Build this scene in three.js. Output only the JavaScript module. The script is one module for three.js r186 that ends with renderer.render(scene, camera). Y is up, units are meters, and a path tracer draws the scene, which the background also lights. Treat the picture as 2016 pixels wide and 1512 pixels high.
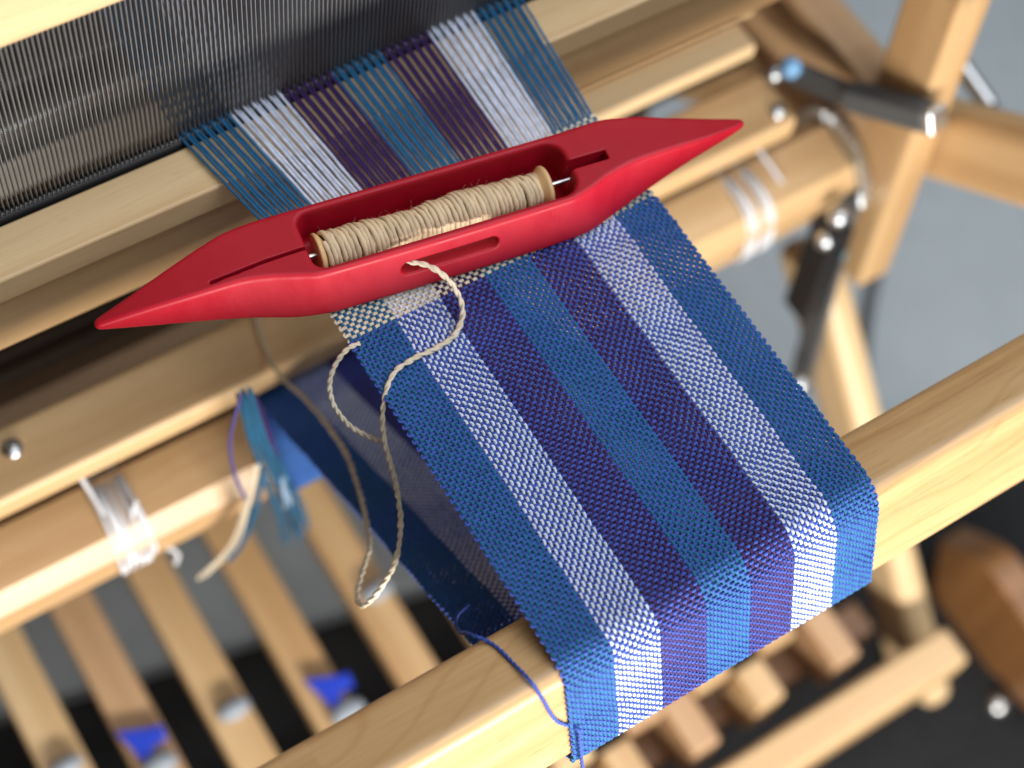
import * as THREE from 'three';
import { RoundedBoxGeometry } from 'three/addons/geometries/RoundedBoxGeometry.js';
import { mergeGeometries } from 'three/addons/utils/BufferGeometryUtils.js';
import { RectAreaLightUniformsLib } from 'three/addons/lights/RectAreaLightUniformsLib.js';

// ------------------------------------------------------------------ camera
// y is up; the cloth on the loom lies at y = 0, x runs along the beams, +z points to the weaver
const scene = new THREE.Scene();
scene.background = new THREE.Color(0x000000);
const CAM = new THREE.Vector3(-0.28329, 0.67874, 0.17129), FPX = 3324;
const RIGHT = new THREE.Vector3(0.84162, 0.10439, 0.52988);
const DOWN = new THREE.Vector3(-0.43021, -0.46355, 0.77463);
const FWD = new THREE.Vector3(0.32649, -0.8799, -0.34522);
const camera = new THREE.PerspectiveCamera(2 * Math.atan(756 / FPX) * 180 / Math.PI, 4 / 3, 0.05, 30);
camera.position.copy(CAM);
camera.quaternion.setFromRotationMatrix(new THREE.Matrix4().makeBasis(RIGHT, DOWN.clone().negate(), FWD.clone().negate()));
camera.focus = 0.762; camera.userData.fStop = 3.5;

// ------------------------------------------------------------------ light: low strip added by the breast beam for window light, broad cool overhead fill
RectAreaLightUniformsLib.init();
function areaLight(color, intensity, w, h, pos, target) {
  const l = new THREE.RectAreaLight(color, intensity, w, h);
  l.position.set(...pos); l.lookAt(...target); scene.add(l); return l;
}
areaLight(new THREE.Color(1.0, 0.955, 0.89), 90, 0.8, 0.13, [-0.16, -0.078, 0.85], [0.02, -0.05, 0.04]);
areaLight(new THREE.Color(0.9, 0.95, 1.0), 3.8, 3.2, 3, [1.05, 2.4, 0.6], [0.1, 0, -0.1]);

const renderer = new THREE.WebGLRenderer({ antialias: true });
renderer.toneMapping = THREE.LinearToneMapping;
renderer.toneMappingExposure = 0.87;
renderer.shadowMap.enabled = true;

// ------------------------------------------------------------------ helpers
let seed = 7;
const rnd = () => { seed = (seed * 1664525 + 1013904223) >>> 0; return seed / 4294967296; };
const rr = (a, b) => a + (b - a) * rnd();
function hash(x, y, z) { let h = Math.imul(x, 374761393) ^ Math.imul(y, 668265263) ^ Math.imul(z, 1274126177); h = Math.imul(h ^ (h >>> 13), 1103515245); return ((h ^ (h >>> 16)) >>> 0) / 4294967296; }
function vnoise(x, y, s = 0, wx = 1e9, wy = 1e9) {
  const xi = Math.floor(x), yi = Math.floor(y), f = x - xi, g = y - yi, u = f * f * (3 - 2 * f), v = g * g * (3 - 2 * g);
  const m = (a, n) => ((a % n) + n) % n, x0 = m(xi, wx), x1 = m(xi + 1, wx), y0 = m(yi, wy), y1 = m(yi + 1, wy);
  return (hash(x0, y0, s) * (1 - u) + hash(x1, y0, s) * u) * (1 - v) + (hash(x0, y1, s) * (1 - u) + hash(x1, y1, s) * u) * v;
}
// a photo pixel (2016 x 1512) met with an axis-aligned plane gives a point
function U(px, py, axis, val) {
  const d = new THREE.Vector3().addScaledVector(RIGHT, (px - 1008) / FPX).addScaledVector(DOWN, (py - 756) / FPX).add(FWD);
  return CAM.clone().addScaledVector(d, (val - CAM[axis]) / d[axis]);
}
const taken = {};
function nm(n) { const k = taken[n] = (taken[n] ?? -1) + 1; return k ? n + '_' + String(k).padStart(3, '0') : n; }
function mesh(name, geo, mat, parent) {
  const m = new THREE.Mesh(geo, mat); m.name = name; m.castShadow = m.receiveShadow = true; parent.add(m); return m;
}
function thing(name, label, category, group) {
  const g = new THREE.Group(); g.name = nm(name); g.userData = { label, category }; if (group) g.userData.group = group; scene.add(g); return g;
}
const V = (x, y, z) => new THREE.Vector3(x, y, z);
const lin = (r, g, b) => new THREE.Color().setRGB(r, g, b);

function tex(w, h, fn, srgb) {
  const d = new Uint8Array(w * h * 4);
  for (let j = 0; j < h; j++) for (let i = 0; i < w; i++) {
    const c = fn(i, j), k = 4 * (j * w + i);
    for (let q = 0; q < 3; q++) d[k + q] = Math.max(0, Math.min(255, Math.round(c[q] * 255)));
    d[k + 3] = 255;
  }
  const t = new THREE.DataTexture(d, w, h); t.wrapS = t.wrapT = THREE.RepeatWrapping; t.magFilter = THREE.LinearFilter; t.minFilter = THREE.LinearMipmapLinearFilter; t.generateMipmaps = true;
  if (srgb) t.colorSpace = THREE.SRGBColorSpace; t.needsUpdate = true; return t;
}
// maple: 0.8 m along u, 0.1 m along v
function woodMat(s, base, dark, figure, rough = 0.42, coat = 0.12) {
  const W = 1024, H = 256, bump = new Float32Array(W * H);
  const map = tex(W, H, (i, j) => {
    const x = i / W, y = j / H;
    const warp = (vnoise(x * 6, y * 3, s, 6, 3) - 0.5) * 0.9 + (vnoise(x * 14, y * 5, s + 9, 14, 5) - 0.5) * 0.35;
    const ring = y * 7 + warp * (1 + 2.2 * figure) + 3;
    const fr = ring - Math.floor(ring);
    const line = Math.exp(-Math.pow((fr - 0.5) / 0.07, 2)) * (0.3 + 0.7 * vnoise(x * 9, y * 4, s + 3, 9, 4));
    const fine = vnoise(x * 20, y * 120, s + 4, 20, 120) * 0.6 + vnoise(x * 70, y * 250, s + 5, 70, 250) * 0.4;
    const fleck = vnoise(x * 55, y * 90, s + 6, 55, 90) > 0.9 ? 1 : 0;
    const broad = vnoise(x * 3, y * 2, s + 7, 3, 2);
    const band = vnoise(x * 2 + warp * 0.5, y * 9 + warp * 0.4, s + 8), pore = vnoise(x * 26, y * 200, s + 10, 26, 200) > 0.86 ? vnoise(x * 5, y * 6, s + 12, 5, 6) : 0;
    const t = Math.min(1, 0.2 * fine + 0.3 * (band - 0.35) + 0.2 * pore + line * (0.06 + 0.15 * figure) + 0.1 * fleck + 0.3 * broad);
    bump[j * W + i] = fine * 0.6 + line * 0.2;
    return [0, 1, 2].map((q) => base[q] + (dark[q] - base[q]) * t);
  }, true);
  return new THREE.MeshPhysicalMaterial({ map, roughness: rough, clearcoat: coat, clearcoatRoughness: 0.35 });
}
const M = {
  maple: woodMat(11, [0.86, 0.735, 0.555], [0.62, 0.44, 0.26], 0.15),
  figured: woodMat(23, [0.845, 0.705, 0.515], [0.56, 0.38, 0.2], 0.9),
  pale: woodMat(37, [0.9, 0.79, 0.62], [0.72, 0.56, 0.37], 0.12),
  pink: woodMat(51, [0.82, 0.685, 0.53], [0.6, 0.43, 0.29], 0.2),
  brown: woodMat(67, [0.58, 0.41, 0.25], [0.42, 0.27, 0.14], 0.3),
};
// moulded plastic: faint blotches and hairline scuffs
function scuffed(rough) {
  const N = 512, sc = new Float32Array(N * N);
  for (let k = 0; k < 26; k++) { let x = hash(k, 1, 70) * N, y = hash(k, 2, 70) * N; const a = hash(k, 3, 70) * 6.28, L = 12 + 60 * hash(k, 4, 70); for (let t = 0; t < L; t++) { x += Math.cos(a + t * 0.006); y += Math.sin(a + t * 0.006); sc[((Math.floor(y) % N + N) % N) * N + (Math.floor(x) % N + N) % N] = 0.5 + 0.5 * hash(t, k, 71); } }
  return tex(N, N, (i, j) => {
    const b = vnoise(i / 64, j / 64, 72, 8, 8) * 0.6 + vnoise(i / 12, j / 12, 73, 43, 43) * 0.4, s = sc[j * N + i];
    if (rough) { const v = 0.62 + 0.3 * b + 0.2 * s; return [v, v, v]; }
    return [0.955 + 0.045 * b, 0.9 + 0.08 * b + 0.1 * s, 0.9 + 0.08 * b + 0.1 * s];
  }, !rough);
}
const phys = (o) => new THREE.MeshPhysicalMaterial(o);
M.steel = phys({ color: lin(0.62, 0.63, 0.64), metalness: 1, roughness: 0.28 });
M.reedSteel = phys({ color: lin(0.3, 0.3, 0.305), metalness: 0.7, roughness: 0.4 });
M.darkSteel = phys({ color: lin(0.12, 0.125, 0.13), metalness: 0.6, roughness: 0.5 });
M.black = phys({ color: lin(0.012, 0.012, 0.014), roughness: 0.55 });
M.grip = phys({ color: lin(0.09, 0.095, 0.1), roughness: 0.6 });
M.zinc = phys({ color: lin(0.7, 0.74, 0.78), metalness: 1, roughness: 0.35 });
M.bluePlastic = phys({ color: lin(0.02, 0.06, 0.62), roughness: 0.45 });
M.whitePlastic = phys({ color: lin(0.3, 0.34, 0.39), roughness: 0.5 });
M.paleBlue = phys({ color: lin(0.2, 0.42, 0.7), roughness: 0.5 });
M.aqua = phys({ color: lin(0.18, 0.5, 0.58), roughness: 0.45 });
M.red = phys({ color: lin(0.42, 0.005, 0.021), roughness: 0.62, specularIntensity: 0.6, map: scuffed(0), roughnessMap: scuffed(1),
  bumpMap: tex(256, 256, (i, j) => { const v = hash(i, j, 5) * 0.5 + vnoise(i / 4, j / 4, 8, 64, 64) * 0.5; return [v, v, v]; }), bumpScale: 0.00003 });
M.painted = phys({ color: lin(0.15, 0.135, 0.12), roughness: 0.6 });
M.shadeWood = woodMat(83, [0.3, 0.235, 0.17], [0.2, 0.15, 0.1], 0.2, 0.6, 0);  // wood colour darkened to stand in for shade below the beater
M.birch = phys({ color: lin(0.72, 0.46, 0.22), roughness: 0.45 });
const fibre = tex(128, 128, (i, j) => { const a = 0.5 + 0.5 * Math.sin((i + j * 1.0) / 128 * Math.PI * 2 * 8); const v = 0.75 * a + 0.25 * hash(i, j, 3); return [v, v, v]; });
const yarnMat = (o = {}) => phys({ vertexColors: true, roughness: 0.75, sheen: 0.04, sheenRoughness: 0.5, sheenColor: new THREE.Color(1, 1, 1), ...o });
M.yarn = yarnMat();
M.cotton = phys({ color: lin(0.66, 0.67, 0.7), roughness: 0.9 });

// boxes with rounded edges whose grain runs along their longest side, uv in metres
function board(w, h, d, r = 0.003) {
  const g = new RoundedBoxGeometry(w, h, d, 3, r);
  const P = g.attributes.position, N = g.attributes.normal, uv = g.attributes.uv;
  const dims = [w, h, d], L = dims.indexOf(Math.max(...dims)), off = rr(0, 1), offv = rr(0, 1);
  for (let i = 0; i < P.count; i++) {
    const p = [P.getX(i), P.getY(i), P.getZ(i)], n = [Math.abs(N.getX(i)), Math.abs(N.getY(i)), Math.abs(N.getZ(i))];
    let a = 0; n[L] < 0.75 ? (n[L] = -1) : 0; a = n.indexOf(Math.max(...n));
    const o = [0, 1, 2].filter((k) => k !== a && k !== L);
    const vv = a === L ? p[o[0]] : p[o[0]];
    const uu = a === L ? p[o[1]] * 0.3 : p[L];
    uv.setXY(i, uu / 0.8 + off, vv / 0.1 + offv + a * 0.37);
  }
  return g;
}
function placed(g, x, y, z, rx = 0, ry = 0, rz = 0) { g.applyMatrix4(new THREE.Matrix4().compose(V(x, y, z), new THREE.Quaternion().setFromEuler(new THREE.Euler(rx, ry, rz)), V(1, 1, 1))); return g; }
// board between two points: its length runs from a to b, `side` is the direction of its width w, t the other thickness
function strut(a, b, w, t, side, r = 0.004) {
  const d = b.clone().sub(a), L = d.length(); d.normalize();
  const s = side.clone().addScaledVector(d, -side.dot(d)).normalize(), n = new THREE.Vector3().crossVectors(s, d);
  const g = board(w, L, t, r);
  g.applyMatrix4(new THREE.Matrix4().makeBasis(s, d, n).setPosition(a.clone().add(b).multiplyScalar(0.5)));
  return g;
}
function rod(a, b, r, seg = 14, r2 = r) {
  const g = new THREE.CylinderGeometry(r2, r, a.distanceTo(b), seg);
  g.applyMatrix4(new THREE.Matrix4().compose(a.clone().add(b).multiplyScalar(0.5), new THREE.Quaternion().setFromUnitVectors(V(0, 1, 0), b.clone().sub(a).normalize()), V(1, 1, 1)));
  return g;
}
function curveTube(pts, r, n = 60, radial = 8) { return new THREE.TubeGeometry(new THREE.CatmullRomCurve3(pts), n, r, radial); }

// generic tube from a list of points {p, side (unit), up (unit), hw, ht, c}
function ribbonTube(list, radial, caps = true) {
  const n = list.length, pos = new Float32Array((n * radial + 2) * 3), nor = new Float32Array(pos.length), col = new Float32Array(pos.length), idx = [];
  for (let i = 0; i < n; i++) {
    const q = list[i];
    for (let k = 0; k < radial; k++) {
      const a = (k + 0.5) / radial * Math.PI * 2, c = Math.cos(a), s = Math.sin(a), o = (i * radial + k) * 3;
      for (let e = 0; e < 3; e++) {
        pos[o + e] = q.p[e] + q.side[e] * c * q.hw + q.up[e] * s * q.ht;
        nor[o + e] = q.side[e] * c / q.hw + q.up[e] * s / q.ht; col[o + e] = q.c[e];
      }
      const l = Math.hypot(nor[o], nor[o + 1], nor[o + 2]); nor[o] /= l; nor[o + 1] /= l; nor[o + 2] /= l;
      if (i) { const a0 = (i - 1) * radial + k, a1 = (i - 1) * radial + (k + 1) % radial, b0 = i * radial + k, b1 = i * radial + (k + 1) % radial; idx.push(a0, a1, b0, a1, b1, b0); }
    }
  }
  [0, n - 1].forEach((i, e) => {
    const o = (n * radial + e) * 3, q = list[i], q2 = list[i ? i - 1 : 1];
    const d = [0, 1, 2].map((k) => q.p[k] - q2.p[k]), l = Math.hypot(...d) || 1;
    for (let k = 0; k < 3; k++) { pos[o + k] = q.p[k] + d[k] / l * q.ht * 0.6; nor[o + k] = d[k] / l; col[o + k] = q.c[k]; }
    if (caps) for (let k = 0; k < radial; k++) { const a = i * radial + k, b = i * radial + (k + 1) % radial; e ? idx.push(a, b, n * radial + e) : idx.push(b, a, n * radial + e); }
  });
  const g = new THREE.BufferGeometry();
  g.setAttribute('position', new THREE.BufferAttribute(pos, 3)); g.setAttribute('normal', new THREE.BufferAttribute(nor, 3));
  g.setAttribute('color', new THREE.BufferAttribute(col, 3)); g.setIndex(idx); return g;
}
const shade = (c, k) => [c[0] * k, c[1] * k, c[2] * k];

// ------------------------------------------------------------------ the setting
const FLOOR = -0.74;
{
  const t = tex(512, 512, (i, j) => { const v = 0.64 + 0.03 * (hash(i, j, 1) - 0.5) + 0.02 * (vnoise(i / 16, j / 16, 2, 32, 32) - 0.5) + 0.012 * (vnoise(i / 64, j / 64, 4, 8, 8) - 0.5); return [v * 0.95, v * 1.0, v * 1.03]; }, true);
  t.repeat.set(12, 12);
  const f = mesh('floor', new THREE.BoxGeometry(9, 0.05, 9), new THREE.MeshStandardMaterial({ map: t, roughness: 0.85 }), scene);
  f.position.set(0, FLOOR - 0.025, -0.5); f.userData.kind = 'structure';
}
{
  const t = tex(256, 256, (i, j) => { const v = 0.055 + 0.04 * hash(i, j, 8) + 0.03 * vnoise(i / 8, j / 8, 3, 32, 32); return [v, v * 1.02, v * 1.1]; }, true); t.repeat.set(8, 6);
  const g = new RoundedBoxGeometry(2.6, 0.008, 1.5, 2, 0.003);
  const m = mesh('floor_mat', g, new THREE.MeshStandardMaterial({ map: t, roughness: 0.95 }), scene);
  const a = U(87, 1404, 'y', FLOOR), b = U(660, 1230, 'y', FLOOR), yaw = -Math.atan2(b.z - a.z, b.x - a.x);
  const d = b.clone().sub(a).normalize(), n = V(-d.z, 0, d.x);
  const c = a.clone().addScaledVector(d, 0.55).addScaledVector(n, 0.75);
  m.position.set(c.x, FLOOR + 0.004, c.z); m.rotation.y = yaw;
  m.userData = { label: 'flat black mat on the grey floor under the loom', category: 'mat' };
}

// ------------------------------------------------------------------ the loom
const loom = thing('floor_loom', 'maple floor loom with beams, steel reed, treadles and side frame', 'loom');
// breast beam, leaning back a little; corners in (z, y)
const BT = 20 * Math.PI / 180, BW = 0.039, BH = 0.066, BF = [0.032, -0.0016];
const beamPt = (a, b) => [BF[0] - a * Math.cos(BT) + b * Math.sin(BT), BF[1] - a * Math.sin(BT) - b * Math.cos(BT)]; // a back from front edge, b down
{
  const c = beamPt(BW / 2, BH / 2);
  mesh('breast_beam', placed(board(0.84, BH, BW, 0.008), 0, c[1], c[0], -BT), M.figured, loom);
}
// beater: race board, lower board, cap, reed
const REEDZ = -0.289;
mesh('beater_race', placed(board(0.72, 0.0185, 0.028, 0.0018), 0, -0.0035 - 0.00925, -0.2555 - 0.014), M.pale, loom);
mesh('beater_board', placed(board(0.72, 0.05, 0.028, 0.002), 0, -0.0225 - 0.025, -0.262 - 0.014), M.maple, loom);
mesh('beater_cap', placed(board(0.72, 0.05, 0.034, 0.004), 0, 0.118 + 0.025, -0.2785 - 0.017), M.pale, loom);
const REED_PITCH = 0.1965 / 84, REED_SHIFT = -0.0036;
{
  const reed = new THREE.Group(); reed.name = 'reed'; loom.add(reed);
  const wg = new THREE.BoxGeometry(0.00048, 0.136, 0.0032);
  for (let i = -140; i < 140; i++) { const w = mesh('reed_wire', wg, M.reedSteel, reed); w.position.set(i * REED_PITCH + REED_SHIFT + rr(-0.00008, 0.00008), 0.0535, REEDZ); }
  mesh('bottom_band', placed(new RoundedBoxGeometry(0.68, 0.015, 0.0075, 2, 0.003), 0, -0.009, REEDZ + 0.0005), M.black, reed);
  mesh('top_band', placed(new RoundedBoxGeometry(0.68, 0.014, 0.0075, 2, 0.003), 0, 0.122, REEDZ - 0.0002), M.black, reed);
  // fine coil binding that spaces the wires
  const coil = []; const nT = 270;
  for (let i = 0; i <= nT * 6; i++) { const a = i / 6 * Math.PI * 2; coil.push(V(-0.31 + i / 6 * REED_PITCH, -0.0008 + 0.0009 * Math.sin(a), REEDZ + 0.0022 + 0.0009 * Math.cos(a))); }
  mesh('binding_wire', new THREE.TubeGeometry(new THREE.CatmullRomCurve3(coil), nT * 8, 0.00035, 4), M.reedSteel, reed);
}
for (const s of [-1, 1]) mesh('beater_sword', strut(V(s * 0.392, -0.375, -0.205), V(s * 0.392, 0.19, -0.268), 0.03, 0.045, V(1, 0, 0)), M.maple, loom);
// knee beam and bolts
mesh('knee_beam', placed(board(0.63, 0.02, 0.044, 0.004), 0, -0.2 - 0.010, -0.27), M.maple, loom);
for (const [px, py] of [[22, 880], [1532, 214]]) {
  const p = U(px, py, 'y', -0.198); mesh('bolt', new THREE.SphereGeometry(0.0065, 16, 8, 0, Math.PI * 2, 0, Math.PI / 2).scale(1, 0.6, 1), M.steel, loom).position.copy(p).setY(-0.2005);
}
// cloth beam: chamfered square beam on an axle, with ratchet and tie cords
const CB = [-0.247, -0.284], CBR = 0.0285;
{
  const cb = new THREE.Group(); cb.name = 'cloth_beam'; loom.add(cb);
  const sh = new THREE.Shape(); const a0 = 0.14, k = 0.62;
  for (let i = 0; i < 8; i++) {
    const q = Math.floor(i / 2) * Math.PI / 2 + a0, off = (i % 2 ? 1 : -1) * Math.atan(k), r = CBR * 0.98 / Math.cos(Math.atan(k));
    const rad = Math.min(r, CBR * 1.12); const x = rad * Math.cos(q + off), y = rad * Math.sin(q + off);
    i ? sh.lineTo(x, y) : sh.moveTo(x, y);
  }
  sh.closePath();
  const g = new THREE.ExtrudeGeometry(sh, { depth: 0.728, bevelEnabled: true, bevelSize: 0.0012, bevelThickness: 0.001, bevelSegments: 2, steps: 1 });
  const P = g.attributes.position, uv = g.attributes.uv;
  for (let i = 0; i < P.count; i++) uv.setXY(i, P.getZ(i) / 0.8, Math.atan2(P.getY(i), P.getX(i)) * CBR / 0.1);
  g.rotateY(Math.PI / 2); g.translate(-0.364, CB[1], CB[0]);
  mesh('beam_body', g, M.maple, cb);
  mesh('axle', rod(V(-0.43, CB[1], CB[0]), V(0.43, CB[1], CB[0]), 0.007), M.steel, cb);
  // ratchet wheel
  const rs = new THREE.Shape(), nt = 30;
  for (let i = 0; i < nt; i++) { const a = i / nt * Math.PI * 2; rs[i ? 'lineTo' : 'moveTo'](0.041 * Math.cos(a), 0.041 * Math.sin(a)); rs.lineTo(0.036 * Math.cos(a + 0.03), 0.036 * Math.sin(a + 0.03)); }
  rs.closePath();
  const rg = new THREE.ExtrudeGeometry(rs, { depth: 0.006, bevelEnabled: true, bevelSize: 0.0006, bevelThickness: 0.0006, bevelSegments: 1 }); rg.rotateY(Math.PI / 2); rg.translate(0.3665, CB[1], CB[0]);
  mesh('ratchet_wheel', rg, M.zinc, cb);
  // tie cords: several flat windings
  function tie(px, py, n, gap, parent) {
    const x = U(px, py, 'z', CB[0] + CBR).x, geos = [];
    for (let i = 0; i < n; i++) {
      const pts = []; for (let t = 0; t < 36; t++) { const a = t / 36 * Math.PI * 2; const rr_ = CBR * 1.075 + 0.0012 + 0.0012 * Math.cos(4 * (a - a0) + Math.PI) ; pts.push(V(x + i * gap + 0.0022 * Math.sin(a * 0.5 + i), CB[1] + rr_ * Math.sin(a), CB[0] + rr_ * Math.cos(a))); }
      geos.push(new THREE.TubeGeometry(new THREE.CatmullRomCurve3(pts, true), 48, 0.0013, 6, true));
    }
    mesh('tie_cord', mergeGeometries(geos), M.cotton, parent);
  }
  tie(222, 1060, 9, 0.0026, cb); tie(1500, 400, 4, 0.0027, cb); tie(1540, 370, 4, 0.0027, cb);
  // loose cord ends
  const le = (pts) => mesh('cord_end', curveTube(pts.map(([a, b, y]) => U(a, b, 'y', y)), 0.0016, 40, 6), M.cotton, cb);
  le([[152, 930, -0.236], [175, 965, -0.246], [205, 1015, -0.254]]);
  le([[268, 985, -0.25], [262, 1000, -0.252], [258, 1020, -0.256]]);
  le([[1490, 290, -0.245], [1515, 325, -0.25], [1540, 360, -0.256]]);
  le([[285, 1080, -0.285], [320, 1075, -0.31], [350, 1092, -0.33], [345, 1110, -0.335]]);
}
// shafts and castle behind the reed
for (let k = 0; k < 4; k++) {
  const z = -0.4 - 0.026 * k, sh = new THREE.Group(); sh.name = 'shaft'; loom.add(sh);
  mesh('heddle_bar', placed(board(0.64, 0.012, 0.003, 0.001), 0, -0.1 + 0.006, z + 0.004), M.steel, sh);
  mesh('shaft_rail', placed(board(0.68, 0.03, 0.014, 0.002), 0, -0.13, z), k === 3 ? M.maple : M.painted, sh);
  mesh('upper_rail', placed(board(0.68, 0.03, 0.014, 0.002), 0, 0.14, z), M.pink, sh);
  const hs = []; for (let i = 0; i < 21; i++) { const x = (i * 4 + k - 41.5) * REED_PITCH + REED_SHIFT; hs.push(placed(new THREE.BoxGeometry(0.0007, 0.23, 0.0012), x, 0.012, z + 0.009)); }
  for (let i = 0; i < 26; i++) hs.push(placed(new THREE.BoxGeometry(0.0007, 0.23, 0.0012), -0.115 - i * 0.0035 - k * 0.001, 0.012, z + 0.009));
  const hm = mesh('wire_heddles', mergeGeometries(hs), M.darkSteel, sh); hm.userData.kind = 'stuff';
}
mesh('castle_crossbar', placed(board(0.76, 0.16, 0.022, 0.003), 0, -0.3, -0.535), M.brown, loom);
mesh('shade_board', placed(board(0.76, 0.3, 0.016, 0.002), 0, -0.37, -0.445), M.shadeWood, loom);  // added dark board, fills the gap behind the lamms with shade
// lamms below the shafts, their wood darkened to carry the shade there
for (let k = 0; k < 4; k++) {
  const l = board(0.66, 0.03, 0.012, 0.0055); mesh('lamm', placed(l, 0.06 - 0.012 * k, -0.3 - 0.006 * k, -0.368 - 0.018 * k), M.shadeWood, loom);
}
// a pair of loose-laid flat sticks between beater and knee beam
for (const [z, dy, x1] of [[-0.331, 0.006, 0.322], [-0.306, 0, 0.306]]) mesh('lease_stick', placed(board(0.4, 0.012, 0.0235, 0.0032), x1 - 0.2, -0.176 + dy, z), M.pale, loom);
// side rails, legs
for (const s of [-1, 1]) {
  mesh('side_rail', placed(board(0.032, 0.085, 0.52, 0.004), s * 0.393, -0.205 - 0.0425, -0.22 - 0.275), M.pink, loom);
  mesh('leg', strut(V(s * 0.385, -0.4, -0.245), V(s * 0.385, FLOOR + 0.03, 0.062), 0.03, 0.056, V(1, 0, 0), 0.012), M.pale, loom);
  mesh('leg', strut(V(s * 0.425, -0.06, 0.02), V(s * 0.425, FLOOR + 0.02, -0.8), 0.03, 0.06, V(1, 0, 0), 0.012), M.maple, loom);
  mesh('castle_post', strut(V(s * 0.425, FLOOR + 0.1, -0.54), V(s * 0.425, 0.4, -0.54), 0.03, 0.07, V(1, 0, 0)), M.maple, loom);
}
// pawl lever over the ratchet
{
  const pl = new THREE.Group(); pl.name = 'pawl_lever'; loom.add(pl);
  const a = U(1545, 135, 'x', 0.352), b = U(1690, 195, 'x', 0.362), c = U(1835, 232, 'x', 0.372);
  mesh('lever_arm', strut(a, b, 0.005, 0.02, V(1, 0, 0), 0.002), M.darkSteel, pl);
  mesh('handle_grip', strut(b.clone().lerp(a, 0.12), c, 0.018, 0.017, V(1, 0, 0), 0.003), M.grip, pl);
  const d = c.clone().sub(b).normalize();
  mesh('end_cap', strut(c, c.clone().addScaledVector(d, 0.006), 0.0182, 0.0172, V(1, 0, 0), 0.002), M.zinc, pl);
  mesh('bolt', new THREE.SphereGeometry(0.0075, 14, 10), M.paleBlue, pl).position.copy(U(1556, 133, 'x', 0.346));
  mesh('bolt', new THREE.SphereGeometry(0.0062, 14, 10), M.zinc, pl).position.copy(U(1524, 146, 'x', 0.346));
}
// brake arm
{
  const br = new THREE.Group(); br.name = 'brake_arm'; loom.add(br);
  const a = U(1672, 385, 'x', 0.36), b = U(1572, 762, 'x', 0.36);
  mesh('arm_bar', strut(a, b, 0.006, 0.021, V(1, 0, 0), 0.002), M.grip, br);
  mesh('pad_block', strut(U(1642, 440, 'x', 0.345), U(1580, 605, 'x', 0.345), 0.02, 0.024, V(1, 0, 0), 0.002), M.black, br);
  for (const [px, py, r, m] of [[1650, 428, 0.0075, M.zinc], [1624, 472, 0.0075, M.zinc], [1650, 500, 0.006, M.aqua], [1572, 757, 0.008, M.zinc]])
    mesh('bolt', new THREE.SphereGeometry(r, 14, 10), m, br).position.copy(U(px, py, 'x', 0.336 + (m === M.aqua ? 0.02 : 0)));
}
// curved foot with its castor, spring rod on the rear leg
{
  const X = 0.462, o = [[1850, 1075], [1930, 1115], [1985, 1185], [2030, 1250], [2075, 1335], [2070, 1420], [2015, 1392], [1965, 1335], [1905, 1292], [1855, 1272], [1830, 1200]].map(([a, b]) => U(a, b, 'x', X)), s = new THREE.Shape();
  s.moveTo(o[0].z, o[0].y); s.splineThru(o.slice(1).map((p) => new THREE.Vector2(p.z, p.y))); s.closePath();
  const g = new THREE.ExtrudeGeometry(s, { depth: 0.026, bevelEnabled: true, bevelSize: 0.003, bevelThickness: 0.003, bevelSegments: 3, curveSegments: 8 });
  const P = g.attributes.position, uv = g.attributes.uv; for (let i = 0; i < P.count; i++) uv.setXY(i, P.getY(i) / 0.8, P.getX(i) / 0.1);
  g.applyMatrix4(new THREE.Matrix4().makeBasis(V(0, 0, 1), V(0, 1, 0), V(-1, 0, 0)).setPosition(X + 0.03, 0, 0));
  const f = mesh('curved_foot', g, M.brown, loom);
  mesh('castor', new THREE.SphereGeometry(0.012, 18, 12), M.steel, f).position.copy(U(1962, 1388, 'x', X - 0.012));
  mesh('castor_stem', rod(U(1962, 1388, 'x', X - 0.012), U(1925, 1360, 'x', X + 0.004), 0.007), M.darkSteel, f);
  const a = U(1838, 55, 'x', 0.475), b = U(1985, 262, 'x', 0.475), sr = new THREE.Group(); sr.name = 'spring_rod'; loom.add(sr);
  mesh('rod', rod(a, b, 0.0055), M.darkSteel, sr); mesh('sleeve', rod(a.clone().lerp(b, 0.3), a.clone().lerp(b, 0.75), 0.0068), M.steel, sr);
  mesh('bolt', new THREE.SphereGeometry(0.0085, 14, 10), M.zinc, sr).position.copy(U(1976, 246, 'x', 0.468));
}
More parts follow.
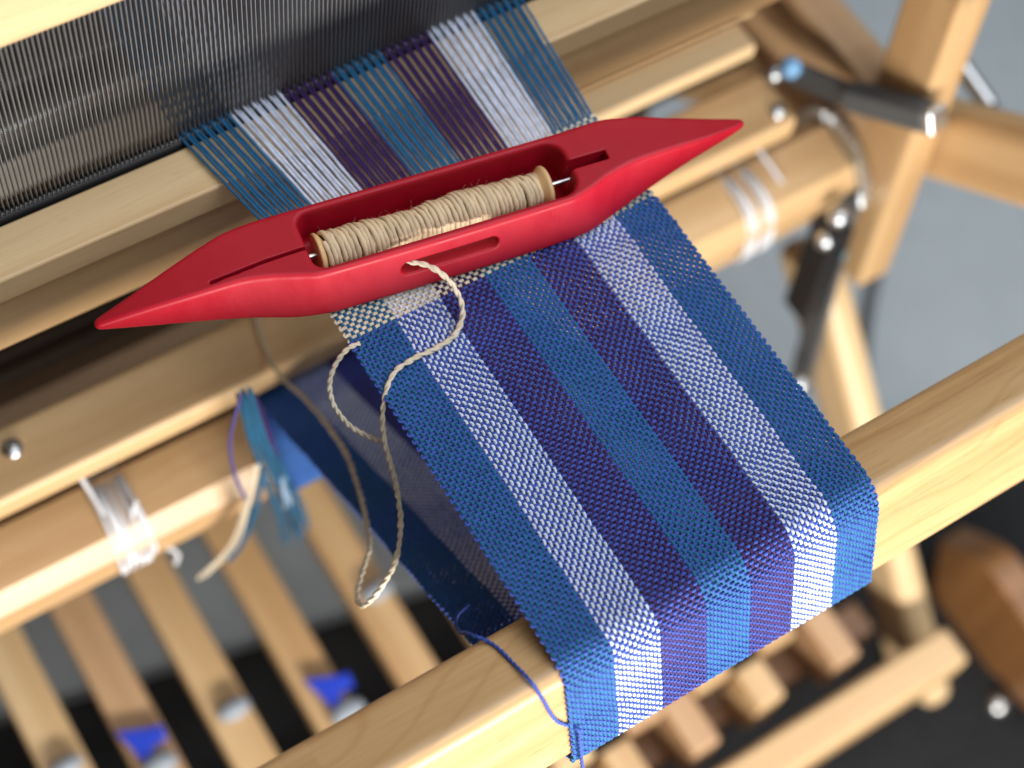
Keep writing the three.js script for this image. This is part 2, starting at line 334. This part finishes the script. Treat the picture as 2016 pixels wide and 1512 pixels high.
// treadles with pegs and cords
const TX = [-0.338, -0.2755, -0.217, -0.154, -0.087, -0.0155, 0.052, 0.118, 0.182, 0.246];
const TIE = { 2: ['arrow_peg', [270, 1462]], 3: ['knob', [460, 1398]], 4: ['arrow_peg', [640, 1358]], 5: ['knob', [742, 1165]] };
TX.forEach((x, i) => {
  const t = new THREE.Group(); t.name = 'treadle'; loom.add(t);
  const y0 = -0.575, m = [M.maple, M.pale, M.pink, M.maple, M.maple][i % 5];
  mesh('bar', placed(board(0.034, 0.022, 0.62, 0.004), x, y0 - 0.011, -0.33), m, t);
  const spec = TIE[i] ?? ['knob', null], p = spec[1] ? U(...spec[1], 'y', y0 + 0.004) : V(x, y0 + 0.004, -0.21);
  if (spec[0] === 'arrow_peg') {
    const s = new THREE.Shape(); s.moveTo(-0.011, 0.011); s.lineTo(0.013, 0.0045); s.lineTo(0.02, 0.0045); s.lineTo(0.02, -0.0045); s.lineTo(0.012, -0.0045); s.lineTo(0.001, -0.017); s.lineTo(-0.004, -0.003); s.closePath();
    const g = new THREE.ExtrudeGeometry(s, { depth: 0.006, bevelEnabled: true, bevelSize: 0.001, bevelThickness: 0.001, bevelSegments: 2 }); g.rotateX(-Math.PI / 2); g.rotateY(-0.15);
    mesh('arrow_peg', g, M.bluePlastic, t).position.copy(p).setY(y0 + 0.002);
    mesh('knob', new THREE.SphereGeometry(0.011, 16, 10).scale(1.3, 0.7, 0.9), M.whitePlastic, t).position.set(p.x + 0.006, y0 + 0.006, p.z + 0.024);
  } else mesh('knob', new THREE.SphereGeometry(0.009, 16, 10).scale(1.5, 0.7, 0.9), M.whitePlastic, t).position.copy(p).setY(y0 + 0.006);
});
// treadle bracket and front rail
mesh('front_rail', placed(board(0.76, 0.05, 0.034, 0.006), 0, -0.612, 0.052), M.maple, loom);
mesh('treadle_bracket', placed(board(0.7, 0.04, 0.03, 0.003), 0, -0.655, -0.012), M.brown, loom);
for (let i = 0; i <= TX.length; i++) {
  const x = i < TX.length ? TX[i] - 0.032 : 0.29; const high = i % 2;
  mesh('spacer_block', placed(board(0.026, 0.05 + 0.012 * high, 0.05 - 0.014 * high, 0.003), x, -0.61, -0.006 + 0.004 * high), [M.pink, M.maple][high], loom);
}

// ------------------------------------------------------------------ the cloth: every warp end and every pick is a yarn of its own
const HW = 0.086, NE = 84, EP = 2 * HW / NE, PP = 0.00206, FELL = -0.2048;
function planeU(px, py, p0, n) {
  const d = new THREE.Vector3().addScaledVector(RIGHT, (px - 1008) / FPX).addScaledVector(DOWN, (py - 756) / FPX).add(FWD);
  return CAM.clone().addScaledVector(d, p0.clone().sub(CAM).dot(n) / d.dot(n));
}
// cloth path in (z, y): over the breast beam, round it, back under the knee beam and onto the cloth beam
const path = [];
{
  const off = 0.0016, c = Math.cos(BT), s_ = Math.sin(BT);
  const fz = BF[0] + off * c, fy = BF[1] + off * s_;            // a point on the offset front face, which runs down along (s_, -c)
  const C1 = [fz + s_ * (fy / c), 0];
  const b1 = beamPt(-off, BH + off), b2 = beamPt(BW + off, BH + off);
  const ctrl = [[FELL, 0, 0], [C1[0], C1[1], 0.0135], [b1[0], b1[1], 0.006], [b2[0], b2[1], 0.006], [-0.264, -0.2395, 0.012]];
  const R = 0.0345; for (let a = 165; a <= 455; a += 10) ctrl.push([CB[0] + R * Math.cos(a * Math.PI / 180), CB[1] + R * Math.sin(a * Math.PI / 180), 0]);
  const pts = [ctrl[0].slice(0, 2)];
  for (let i = 1; i < ctrl.length; i++) {
    const [z, y, r] = ctrl[i];
    if (!r) { pts.push([z, y]); continue; }
    const A = ctrl[i - 1], B = ctrl[i + 1], la = Math.hypot(A[0] - z, A[1] - y), lb = Math.hypot(B[0] - z, B[1] - y);
    const p = [z + (A[0] - z) / la * r, y + (A[1] - y) / la * r], q = [z + (B[0] - z) / lb * r, y + (B[1] - y) / lb * r];
    for (let t = 0; t <= 1.001; t += 0.1) pts.push([0, 1].map((e) => (1 - t) * (1 - t) * p[e] + 2 * t * (1 - t) * [z, y][e] + t * t * q[e]));
  }
  let s = 0; pts.forEach((p, i) => { if (i) s += Math.hypot(p[0] - pts[i - 1][0], p[1] - pts[i - 1][1]); path.push([s, p[0], p[1]]); });
}
const SLEN = path[path.length - 1][0];
let hint = 1;
function at(s) {
  s = Math.max(0, Math.min(SLEN - 1e-7, s));
  if (path[hint - 1][0] > s) hint = 1;
  while (path[hint][0] < s) hint++;
  const a = path[hint - 1], b = path[hint], t = (s - a[0]) / (b[0] - a[0]), dz = (b[1] - a[1]) / (b[0] - a[0]), dy = (b[2] - a[2]) / (b[0] - a[0]);
  return { z: a[1] + (b[1] - a[1]) * t, y: a[2] + (b[2] - a[2]) * t, tz: dz, ty: dy, nz: -dy, ny: dz };
}
// smooth the normals a little by averaging neighbours along the path
function frame(s) {
  const a = at(s - 0.0012), b = at(s + 0.0012), c = at(s), l = Math.hypot(a.nz + b.nz, a.ny + b.ny); c.nz = (a.nz + b.nz) / l; c.ny = (a.ny + b.ny) / l; return c;
}
const TEAL = [0.006, 0.112, 0.255], WHITE = [0.64, 0.7, 0.86], PURPLE = [0.03, 0.006, 0.085], BLUE = [0.034, 0.078, 0.38], BEIGE = [0.68, 0.59, 0.45], WOOL = [0.66, 0.51, 0.33];
const STRIPES = [TEAL, WHITE, PURPLE, TEAL, PURPLE, WHITE, TEAL];
const cloth = thing('woven_cloth', 'blue, teal, white and purple striped cloth woven on the loom, folded over the breast beam', 'cloth');
const wob = (i, s, k) => (vnoise(s * 160, i * 3.7, 40 + k) - 0.5);
const NP = Math.floor(SLEN / PP), NTOP = 158, BEIGE_S = FELL * -1 - 0.149;
const selv = (s) => 1 + 0.02 * (vnoise(s * 55, 2, 91) - 0.5) + 0.012 * (vnoise(s * 190, 5, 92) - 0.5);
const xEnd = (i) => (i - (NE - 1) / 2) * EP;
for (let i = 0; i < NE; i++) {
  const base = STRIPES[Math.floor(i / 12)], tone = rr(0.92, 1.08), list = [], x1 = xEnd(i), x0 = (i - (NE - 1) / 2) * REED_PITCH + REED_SHIFT, up = i % 2 ? 1 : -1;
  const add = (x, y, z, nz, ny, k, hw, ht) => list.push({ p: [x, y, z], side: [1, 0, 0], up: [0, ny, nz], hw, ht, c: shade(base, k) });
  // open warp: from behind the heddles through the reed to the fell
  const ZB = -0.62;
  for (let k = 0; k <= 14; k++) { const t = k / 14; add(x0 + 0.0002 * Math.sin(t * 9 + i), up * 0.0009 * Math.min(1, t * 4), ZB + (REEDZ - ZB) * t, 0, 1, tone, 0.0007, 0.00055); }
  const nO = 34;
  for (let k = 1; k < nO; k++) {
    const t = k / nO, e = Math.max(0, 1 - t * 1.02);
    add(x0 + (x1 - x0) * t + 0.00035 * wob(i, t * 0.08, 1), up * (0.0006 * e + 0.0003), REEDZ + (FELL - REEDZ) * t, 0, 1, tone * (1 + 0.3 * (hash(i, k, 2) - 0.5)), 0.0008 + 0.00016 * wob(i, t, 2), 0.00058);
  }
  for (let j = 0; j < NP; j++) {
    const n = j < NTOP ? 4 : 2;
    for (let k = 0; k < n; k++) {
      const s = (j + k / n) * PP, f = frame(s), cs = Math.cos(Math.PI * (s / PP - 0.5) + i * Math.PI);
      const h = 0.00082 * Math.sign(cs) * Math.pow(Math.abs(cs), 1.15), q = tone * (0.88 + 0.24 * hash(i, Math.round(s / PP), 5));
      const pl = 1 + 0.16 * (hash(i, Math.round(s / PP), 6) - 0.5);
      add(x1 * selv(s) + 0.00034 * wob(i, s, 3), f.y + f.ny * h, f.z + f.nz * h, f.nz, f.ny, q, (j < NTOP ? (base === WHITE ? 0.00074 : 0.0009) : 0.001) * pl, 0.0006);
    }
  }
  const m = mesh('warp_thread', ribbonTube(list, 6), M.yarn, cloth);
}
const late = [];
for (let j = 0; j < NP; j++) {
  const s0 = (j + 0.5) * PP, beige = s0 < BEIGE_S, base = beige ? BEIGE : BLUE, tone = rr(0.93, 1.07), n = j < NTOP ? 4 : 2, list = [], dir = j % 2 ? 1 : -1;
  const add = (x, s, h, k, hw = 0.00096) => { const f = frame(s); list.push({ p: [x, f.y + f.ny * h, f.z + f.nz * h], side: [0, -f.ty, -f.tz], up: [0, f.ny, f.nz], hw, ht: 0.0006, c: shade(base, k) }); };
  const e = 0.0003 * (hash(j, 1, 9) - 0.3);
  if (s0 - PP / 2 > 0) add(-HW - 0.0004 - e, s0 - dir * PP * 0.45, 0, tone, 0.0006);
  add(-HW - 0.0001 - e, s0 - dir * PP * 0.2, 0.0001, tone, 0.0007);
  for (let q = 0; q <= (NE - 1) * n; q++) {
    const u = q / n, cs = Math.cos(Math.PI * (u + j)), h = -(beige ? 0.0005 : 0.00056) * Math.sign(cs) * Math.pow(Math.abs(cs), 1.05);
    const i = Math.round(u), v = tone * (0.85 + 0.3 * hash(i, j, 12));
    add((u - (NE - 1) / 2) * EP * selv(s0), s0 + 0.0004 * wob(j, u * EP, 5) + 0.0022 * (vnoise(u / 22, j / 9, 77) - 0.5), h, v, (beige ? 0.00094 : j < NTOP ? 0.00078 : 0.001) * (1 + 0.14 * (hash(i, j, 13) - 0.5)));
  }
  add(HW + 0.0001 + e, s0 + dir * PP * 0.2, 0.0001, tone, 0.0007);
  add(HW + 0.0004 + e, s0 + dir * PP * 0.45, 0, tone, 0.0006);
  const g = ribbonTube(list, j < NTOP ? 6 : 5);
  if (j < NTOP) { const m = mesh('weft_pick', g, M.yarn, cloth); if (beige && j === 0) m.userData.label = 'thick beige weft pick'; } else late.push(g);
}
mesh('hidden_weft', mergeGeometries(late), M.yarn, cloth).userData.kind = 'stuff';

// ---- plied yarn along a curve
function plied(pts, r, color, tension = 0.5, plies = 2, lay = 0.0058, rough = 0.25) {
  const cv = new THREE.CatmullRomCurve3(pts, false, 'centripetal', tension), L = cv.getLength(), n = Math.ceil(L / lay * 9), fr = [], geos = [];
  let side = null; const P = [], T = [];
  for (let i = 0; i <= n; i++) { P.push(cv.getPointAt(i / n)); T.push(cv.getTangentAt(i / n)); }
  for (let i = 0; i <= n; i++) {
    if (!side) side = V(0.3, 0.9, 0.2).cross(T[0]).normalize();
    side = side.clone().addScaledVector(T[i], -side.dot(T[i])).normalize(); fr.push([side, new THREE.Vector3().crossVectors(T[i], side)]);
  }
  for (let q = 0; q < plies; q++) {
    const list = [];
    for (let i = 0; i <= n; i++) {
      const a = i / n * L / lay * Math.PI * 2 + q / plies * Math.PI * 2, [s, u] = fr[i], w = 1 + rough * (vnoise(i * 0.35, q * 7, 60) - 0.5);
      const o = s.clone().multiplyScalar(Math.cos(a)).addScaledVector(u, Math.sin(a)), p = P[i].clone().addScaledVector(o, r * 0.4);
      list.push({ p: p.toArray(), side: s.toArray(), up: u.toArray(), hw: r * 0.66 * w, ht: r * 0.66 * w, c: shade(color, 0.88 + 0.24 * vnoise(i * 0.5, q, 61)) });
    }
    geos.push(ribbonTube(list, 7));
  }
  return { geo: mergeGeometries(geos), P, fr };
}
// short loose fibres round a yarn
function fuzz(P, fr, r, n, color, len) {
  const geos = [];
  for (let k = 0; k < n; k++) {
    const i = Math.floor(rnd() * P.length), a = rnd() * 6.283, [s, u] = fr[i], o = s.clone().multiplyScalar(Math.cos(a)).addScaledVector(u, Math.sin(a));
    const t = V(rr(-1, 1), rr(-1, 1), rr(-1, 1)).normalize(), l = len * rr(0.4, 1.3), list = [];
    for (let q = 0; q <= 4; q++) { const e = q / 4; list.push({ p: P[i].clone().addScaledVector(o, r * 0.7 + l * e * 0.6).addScaledVector(t, l * e * e * 0.7).toArray(), side: s.toArray(), up: u.toArray(), hw: 0.000035, ht: 0.000035, c: color }); }
    geos.push(ribbonTube(list, 3));
  }
  return mergeGeometries(geos);
}
const clothPt = (px, py, y) => U(px, py, 'y', y);
// beige weft tail hanging at the selvedge
{
  const r = plied([[708, 676, 0.0012], [686, 686, 0.002], [662, 715, -0.002], [649, 755, -0.008], [656, 795, -0.014], [688, 838, -0.022], [722, 858, -0.027], [747, 869, -0.03]].map((a) => clothPt(...a)), 0.0013, BEIGE, 0.5, 2, 0.008);
  const m = mesh('weft_tail', r.geo, M.yarn, cloth); m.userData.label = 'short beige yarn tail hanging from the selvedge';
  mesh('tail_fuzz', fuzz(r.P, r.fr, 0.001, 110, BEIGE, 0.0026), M.yarn, cloth).userData.kind = 'stuff';
}
// blue tail lying over the breast beam
{
  const pt = V(0, BF[1] + 0.0012, BF[0]), topN = V(0, Math.cos(BT), -Math.sin(BT)), frontN = V(0, Math.sin(BT), Math.cos(BT)), pf = V(0, BF[1], BF[0]).addScaledVector(frontN, 0.0013);
  const pts = [U(922, 1190, 'y', -0.096), U(900, 1212, 'y', -0.084), U(903, 1243, 'y', -0.055), ...[[930, 1250], [970, 1268], [1010, 1305], [1045, 1342]].map(([a, b]) => planeU(a, b, pt, topN)), ...[[1070, 1380], [1082, 1402], [1098, 1421], [1122, 1430]].map(([a, b]) => planeU(a, b, pf, frontN)), ...[[1137, 1436], [1141, 1462], [1147, 1515]].map(([a, b]) => planeU(a, b, pf.clone().addScaledVector(frontN, 0.003), frontN))];
  const m = mesh('weft_tail', plied(pts, 0.00088, BLUE).geo, M.yarn, cloth); m.userData.label = 'blue yarn tail lying over the breast beam';
}
// fringe where the cloth starts on the cloth beam
{
  const bundle = (pts, r, c, n, spread) => {
    const geos = [];
    for (let k = 0; k < n; k++) { const d = V(rr(-1, 1), rr(-0.5, 0.5), rr(-0.6, 0.6)).multiplyScalar(spread); geos.push(plied(pts.map((a, i) => U(a[0], a[1], 'z', a[2]).addScaledVector(d, 0.5 + 1.1 * i / pts.length).add(V(rr(-1, 1), rr(-1, 1), rr(-1, 1)).multiplyScalar(spread * 0.3))), r, shade(c, rr(0.85, 1.15))).geo); }
    mesh('fringe', mergeGeometries(geos), M.yarn, cloth);
  };
  const T2 = [0.008, 0.1, 0.2];  // teal darkened for the shade the fringe hangs in
  bundle([[480, 775, -0.212], [512, 870, -0.207], [542, 945, -0.205], [572, 1005, -0.206], [582, 1050, -0.21]], 0.0006, T2, 26, 0.0066);
  bundle([[500, 780, -0.212], [527, 855, -0.208], [552, 935, -0.206]], 0.0006, PURPLE, 9, 0.0026);
  bundle([[475, 775, -0.211], [452, 860, -0.203], [458, 930, -0.2], [482, 985, -0.2]], 0.0011, [0.08, 0.06, 0.25], 1, 0.001);
  bundle([[505, 915, -0.203], [488, 985, -0.2], [455, 1075, -0.2], [398, 1137, -0.2]], 0.0006, BEIGE, 10, 0.0022);
  bundle([[520, 925, -0.202], [502, 1000, -0.199], [472, 1075, -0.2], [452, 1100, -0.2]], 0.0006, T2, 10, 0.0022);
  bundle([[556, 930, -0.204], [562, 965, -0.203], [566, 992, -0.203]], 0.0006, [0.35, 0.45, 0.58], 8, 0.0022);
}

// ------------------------------------------------------------------ the shuttle
function isoSurface(f, mn, mx, h) {
  const n = [0, 1, 2].map((k) => Math.ceil((mx[k] - mn[k]) / h) + 1), [nx, ny, nz] = n, F = new Float32Array(nx * ny * nz), id = (i, j, k) => (i * ny + j) * nz + k;
  for (let i = 0; i < nx; i++) for (let j = 0; j < ny; j++) for (let k = 0; k < nz; k++) F[id(i, j, k)] = f(mn[0] + i * h, mn[1] + j * h, mn[2] + k * h);
  const vid = new Int32Array(nx * ny * nz).fill(-1), pos = [], idx = [];
  for (let i = 0; i < nx - 1; i++) for (let j = 0; j < ny - 1; j++) for (let k = 0; k < nz - 1; k++) {
    let m = 0, c = 0, sx = 0, sy = 0, sz = 0;
    for (let q = 0; q < 8; q++) if (F[id(i + (q & 1), j + (q >> 1 & 1), k + (q >> 2))] < 0) m |= 1 << q;
    if (m === 0 || m === 255) continue;
    for (let q = 0; q < 8; q++) for (let ax = 0; ax < 3; ax++) {
      if (q >> ax & 1) continue; const p = q | 1 << ax; if (!((m >> q ^ m >> p) & 1)) continue;
      const a = F[id(i + (q & 1), j + (q >> 1 & 1), k + (q >> 2))], b = F[id(i + (p & 1), j + (p >> 1 & 1), k + (p >> 2))], t = a / (a - b);
      sx += (q & 1) + (ax === 0 ? t : 0); sy += (q >> 1 & 1) + (ax === 1 ? t : 0); sz += (q >> 2) + (ax === 2 ? t : 0); c++;
    }
    vid[id(i, j, k)] = pos.length / 3; pos.push(mn[0] + (i + sx / c) * h, mn[1] + (j + sy / c) * h, mn[2] + (k + sz / c) * h);
  }
  const quad = (a, b, c, d, flip) => { if (a < 0 || b < 0 || c < 0 || d < 0) return; flip ? idx.push(a, c, b, b, c, d) : idx.push(a, b, c, b, d, c); };
  for (let i = 1; i < nx - 1; i++) for (let j = 1; j < ny - 1; j++) for (let k = 1; k < nz - 1; k++) {
    const a = F[id(i, j, k)] < 0;
    if (a !== F[id(i + 1, j, k)] < 0) quad(vid[id(i, j - 1, k - 1)], vid[id(i, j, k - 1)], vid[id(i, j - 1, k)], vid[id(i, j, k)], !a);
    if (a !== F[id(i, j + 1, k)] < 0) quad(vid[id(i - 1, j, k - 1)], vid[id(i - 1, j, k)], vid[id(i, j, k - 1)], vid[id(i, j, k)], !a);
    if (a !== F[id(i, j, k + 1)] < 0) quad(vid[id(i - 1, j - 1, k)], vid[id(i, j - 1, k)], vid[id(i - 1, j, k)], vid[id(i, j, k)], !a);
  }
  const P = new Float32Array(pos), N = new Float32Array(pos.length), e = h * 0.5;
  for (let i = 0; i < P.length; i += 3) {
    const x = P[i], y = P[i + 1], z = P[i + 2], g = [f(x + e, y, z) - f(x - e, y, z), f(x, y + e, z) - f(x, y - e, z), f(x, y, z + e) - f(x, y, z - e)], l = Math.hypot(...g) || 1;
    for (let k = 0; k < 3; k++) N[i + k] = g[k] / l;
  }
  const G = new THREE.BufferGeometry(); G.setAttribute('position', new THREE.BufferAttribute(P, 3)); G.setAttribute('normal', new THREE.BufferAttribute(N, 3));
  const uv = new Float32Array(P.length / 3 * 2); for (let i = 0; i < uv.length / 2; i++) { uv[2 * i] = P[3 * i] / 0.05; uv[2 * i + 1] = (P[3 * i + 2] + P[3 * i + 1] * 0.7) / 0.05; }
  G.setAttribute('uv', new THREE.BufferAttribute(uv, 2)); G.setIndex(idx); return G;
}
function spline(T) { // monotone cubic through (u, v) pairs
  const n = T.length, m = [];
  for (let i = 0; i < n; i++) {
    if (i === 0 || i === n - 1) { const a = i ? i - 1 : 0; m.push((T[a + 1][1] - T[a][1]) / (T[a + 1][0] - T[a][0])); continue; }
    const d0 = (T[i][1] - T[i - 1][1]) / (T[i][0] - T[i - 1][0]), d1 = (T[i + 1][1] - T[i][1]) / (T[i + 1][0] - T[i][0]); m.push(d0 * d1 <= 0 ? 0 : 2 * d0 * d1 / (d0 + d1));
  }
  return (u) => {
    if (u <= T[0][0]) return T[0][1] + m[0] * (u - T[0][0]); if (u >= T[n - 1][0]) return T[n - 1][1] + m[n - 1] * (u - T[n - 1][0]);
    let i = 0; while (T[i + 1][0] < u) i++;
    const h = T[i + 1][0] - T[i][0], t = (u - T[i][0]) / h, t2 = t * t, t3 = t2 * t;
    return (2 * t3 - 3 * t2 + 1) * T[i][1] + (t3 - 2 * t2 + t) * h * m[i] + (3 * t2 - 2 * t3) * T[i + 1][1] + (t3 - t2) * h * m[i + 1];
  };
}
const smax = (a, b, k) => { const h = Math.max(k - Math.abs(a - b), 0) / k; return Math.max(a, b) + h * h * k * 0.25; };
const shWb = spline([[-0.163, 0.0012], [-0.1457, -0.0030], [-0.1247, -0.0095], [-0.1063, -0.0152], [-0.0958, -0.018], [-0.0787, -0.0194], [0.0665, -0.0195], [0.09, -0.0203], [0.1075, -0.0176], [0.1271, -0.0119], [0.1474, -0.0072], [0.1655, -0.0042]]);
const shWf = spline([[-0.163, 0.0054], [-0.1357, 0.0079], [-0.1159, 0.0092], [-0.098, 0.0096], [-0.0841, 0.0118], [-0.0718, 0.0155], [-0.0623, 0.0181], [0.0026, 0.0188], [0.06, 0.0182], [0.0721, 0.0155], [0.0829, 0.0115], [0.0987, 0.0082], [0.1183, 0.0068], [0.1385, 0.0052], [0.1558, 0.0022], [0.1655, -0.0002]]);
const shFb = spline([[-0.163, 0.0054], [-0.1178, 0.0112], [-0.0945, 0.0156], [-0.0716, 0.022], [-0.0548, 0.0243], [0.0025, 0.0249], [0.04, 0.0247], [0.0682, 0.0236], [0.0898, 0.0176], [0.1091, 0.0118], [0.1326, 0.006], [0.153, 0.0024], [0.1655, -0.0002]]);
const shBb = spline([[-0.163, 0.0012], [-0.12, -0.0105], [-0.09, -0.0185], [-0.06, -0.0235], [0.06, -0.0235], [0.1, -0.0195], [0.13, -0.0115], [0.1655, -0.0042]]);
const shT = (u) => { const a = Math.abs(u); return 0.03 - (a < 0.09 ? 0 : 0.0095 * ((a - 0.09) / 0.073) ** 2); };
const shB = (u) => { const a = Math.abs(u); return 0.0022 + (a < 0.07 ? 0 : 0.0145 * ((a - 0.07) / 0.093) ** 1.6); };
const cache = new Map();
function section(u) {
  const k = Math.round(u * 1e6); let c = cache.get(k); if (c) return c;
  const yt = shT(u), yb = shB(u), wf = shWf(u), fb = shFb(u), wb = shWb(u), bb = shBb(u), H = Math.max(yt - yb, 0.002), sf = (fb - wf) / H, sb = (bb - wb) / H;
  c = { yt, yb, wf, wb, sf, sb, cf: 1 / Math.hypot(1, sf), cb: 1 / Math.hypot(1, sb) }; cache.set(k, c); return c;
}
const slotPts = [[-0.06, 0.0022], [-0.083, 0.003], [-0.098, 0.0045], [-0.1095, 0.0054]];
function shuttleSDF(u, y, w) {
  const c = section(u);
  let d = smax(y - c.yt, c.yb - y, 0.003);
  d = smax(d, (w - c.wf - c.sf * (c.yt - y)) * c.cf, 0.0026);
  d = smax(d, (c.wb + c.sb * (c.yt - y) - w) * c.cb, 0.003);
  d = smax(d, Math.max(-0.1632 - u, u - 0.1655), 0.003);
  // cavity for the bobbin
  const cu = 0.0018, cw = -0.0004, hu = 0.0655, hw = 0.0149, rc = u > 0 ? 0.0085 : 0.006;
  let qx = Math.abs(u - cu) - hu + rc, qz = Math.abs(w - cw) - hw + rc;
  const box = Math.hypot(Math.max(qx, 0), Math.max(qz, 0)) + Math.min(Math.max(qx, qz), 0) - rc, cav = smax(box, 0.0058 - y, 0.004);
  d = smax(d, -cav, 0.0026);
  // slots at both ends of the cavity
  if (u < -0.055) {
    let ds = 1; for (let i = 0; i < 3; i++) { const a = slotPts[i], b = slotPts[i + 1], vx = b[0] - a[0], vz = b[1] - a[1], t = Math.max(0, Math.min(1, ((u - a[0]) * vx + (w - a[1]) * vz) / (vx * vx + vz * vz))); ds = Math.min(ds, Math.hypot(u - a[0] - vx * t, w - a[1] - vz * t)); }
    d = smax(d, -Math.max(ds - 0.0007, 0.019 - y), 0.0005);
  }
  if (u > 0.05) d = smax(d, -Math.max(Math.abs(u - 0.0715) - 0.0155, Math.abs(w + 0.0003) - 0.0025, 0.013 - y), 0.0006);
  // thread window in the front wall
  if (w > 0.008) { const ex = Math.max(Math.abs(u + 0.0005) - 0.0205, 0); d = smax(d, -(Math.hypot(ex, y - 0.0178) - 0.0036), 0.0014); }
  return d;
}
const SH_YAW = -Math.atan(0.162), SH_POS = V(-0.0236, 0.0006, -0.179);
const shuttle = thing('boat_shuttle', 'red plastic boat shuttle with pointed ends lying on the cloth', 'shuttle');
shuttle.position.copy(SH_POS); shuttle.rotation.y = SH_YAW;
mesh('shuttle_body', isoSurface(shuttleSDF, [-0.168, -0.002, -0.03], [0.17, 0.034, 0.03], 0.0007), M.red, shuttle);
const BY = 0.0172;
mesh('spindle', rod(V(-0.062, BY, 0.0002), V(0.0705, BY + 0.0006, 0.0002), 0.0017, 16, 0.0012), M.steel, shuttle);

// ------------------------------------------------------------------ the bobbin in the shuttle
const bobbin = thing('yarn_bobbin', 'wooden bobbin wound with beige yarn inside the red shuttle', 'bobbin');
bobbin.position.copy(SH_POS).y += BY; bobbin.rotation.y = SH_YAW;
{
  const prof = [[0.0019, -0.0585], [0.0092, -0.0585], [0.0099, -0.0578], [0.0099, -0.0568], [0.0088, -0.0558], [0.0056, -0.0535], [0.0048, -0.05], [0.0048, 0.045], [0.0056, 0.05], [0.0084, 0.0533], [0.0098, 0.0548], [0.0103, 0.0556], [0.0103, 0.0566], [0.0096, 0.0574], [0.0019, 0.0578]].map((p) => new THREE.Vector2(...p));
  const g = new THREE.LatheGeometry(prof, 48); g.rotateZ(-Math.PI / 2);
  mesh('core', g, M.birch, bobbin);
  // three layers of coils, the outer one uneven
  const Rb = (u) => 0.0073 + 0.0008 * Math.sin(u * 90) + 0.0009 * (vnoise(u * 220, 1, 31) - 0.5) + 0.0006 * (vnoise(u * 700, 1, 33) - 0.5);
  const wind = (r0, pitch, ur, tilt) => {
    const n = Math.floor((ur[1] - ur[0]) / pitch * 22), list = [];
    for (let i = 0; i <= n; i++) {
      const a = i / 22 * Math.PI * 2, u0 = ur[0] + i / 22 * pitch, coil = Math.floor(i / 22);
      const u = u0 + tilt * Math.sin(a + 0.6) * (0.6 + 0.8 * hash(coil, 3, 8)) + 0.0005 * (hash(coil, 5, 8) - 0.5) , r = Rb(u) + r0 + 0.0005 * (vnoise(i * 0.12, 2, 35) - 0.5);
      const s = Math.sin(a), c = Math.cos(a), tw = 1 + 0.13 * Math.sin(i * 2.1) + 0.25 * (vnoise(i * 0.2, 9, 36) - 0.5);
      list.push({ p: [u, r * c, r * s], side: [1, 0, 0], up: [0, c, s], hw: 0.00132 * tw, ht: 0.0011 * tw, c: shade(WOOL, 0.86 + 0.3 * vnoise(i * 0.4, 3, 37)) });
    }
    return ribbonTube(list, 8);
  };
  mesh('yarn_winding', wind(0.0006, 0.0023, [-0.0555, 0.0525], 0.0011), M.yarn, bobbin);
  mesh('yarn_winding', wind(-0.0006, 0.0031, [-0.052, 0.05], -0.0018), M.yarn, bobbin);
  const P = [], fr = []; for (let i = 0; i < 400; i++) { const u = rr(-0.053, 0.051), a = rr(-1.2, 1.6), r = Rb(u) + 0.0008; P.push(V(u, r * Math.cos(a), r * Math.sin(a))); fr.push([V(0, Math.cos(a), Math.sin(a)), V(1, 0, 0)]); }
  mesh('yarn_fuzz', fuzz(P, fr, 0.0006, 420, WOOL, 0.003), M.yarn, bobbin).userData.kind = 'stuff';
}
// ------------------------------------------------------------------ the yarn that runs out of the shuttle
{
  const t = thing('working_yarn', 'long beige yarn strand running from the shuttle slot and looping down beside the cloth', 'yarn');
  const inside = V(-0.03, 0.0185, 0.0115).applyAxisAngle(V(0, 1, 0), SH_YAW).add(SH_POS);
  const deep = V(-0.03, 0.017, 0.003).applyAxisAngle(V(0, 1, 0), SH_YAW).add(SH_POS);
  const pts = [deep, inside, ...[[840, 522, 0.0205], [872, 541, 0.019], [898, 572, 0.0135], [910, 605, 0.0075], [908, 632, 0.0042], [893, 662, 0.0032], [858, 686, 0.003], [815, 706, 0.003], [780, 730, 0.0032], [761, 765, 0.002], [753, 815, -0.006], [758, 872, -0.018], [772, 925, -0.03], [785, 985, -0.044], [788, 1050, -0.058], [777, 1108, -0.072], [756, 1148, -0.083], [736, 1176, -0.09], [717, 1192, -0.097], [705, 1186, -0.103], [703, 1165, -0.107], [714, 1120, -0.114], [727, 1075, -0.12], [720, 1020, -0.127], [705, 960, -0.134], [680, 890, -0.143], [645, 838, -0.15], [598, 782, -0.165], [553, 740, -0.185], [528, 700, -0.197], [512, 655, -0.1975], [500, 605, -0.1975], [492, 560, -0.1975]].map((a) => clothPt(...a))];
  const r = plied(pts, 0.00138, BEIGE, 0.5, 2, 0.0105, 0.6);
  mesh('strand', r.geo, M.yarn, t); const f = mesh('strand_fuzz', fuzz(r.P, r.fr, 0.001, 420, BEIGE, 0.0026), M.yarn, t); f.userData.kind = 'stuff';
}
// dark cord lying on the floor
{
  const m = mesh('power_cable', curveTube([[1790, 380], [1765, 440], [1722, 560], [1704, 680], [1706, 800], [1716, 900]].map(([a, b]) => U(a, b, 'y', FLOOR + 0.005)), 0.0055, 60, 8), M.grip, scene);
  m.userData = { label: 'dark grey cable lying on the bare grey floor', category: 'cable' };
}

renderer.render(scene, camera);
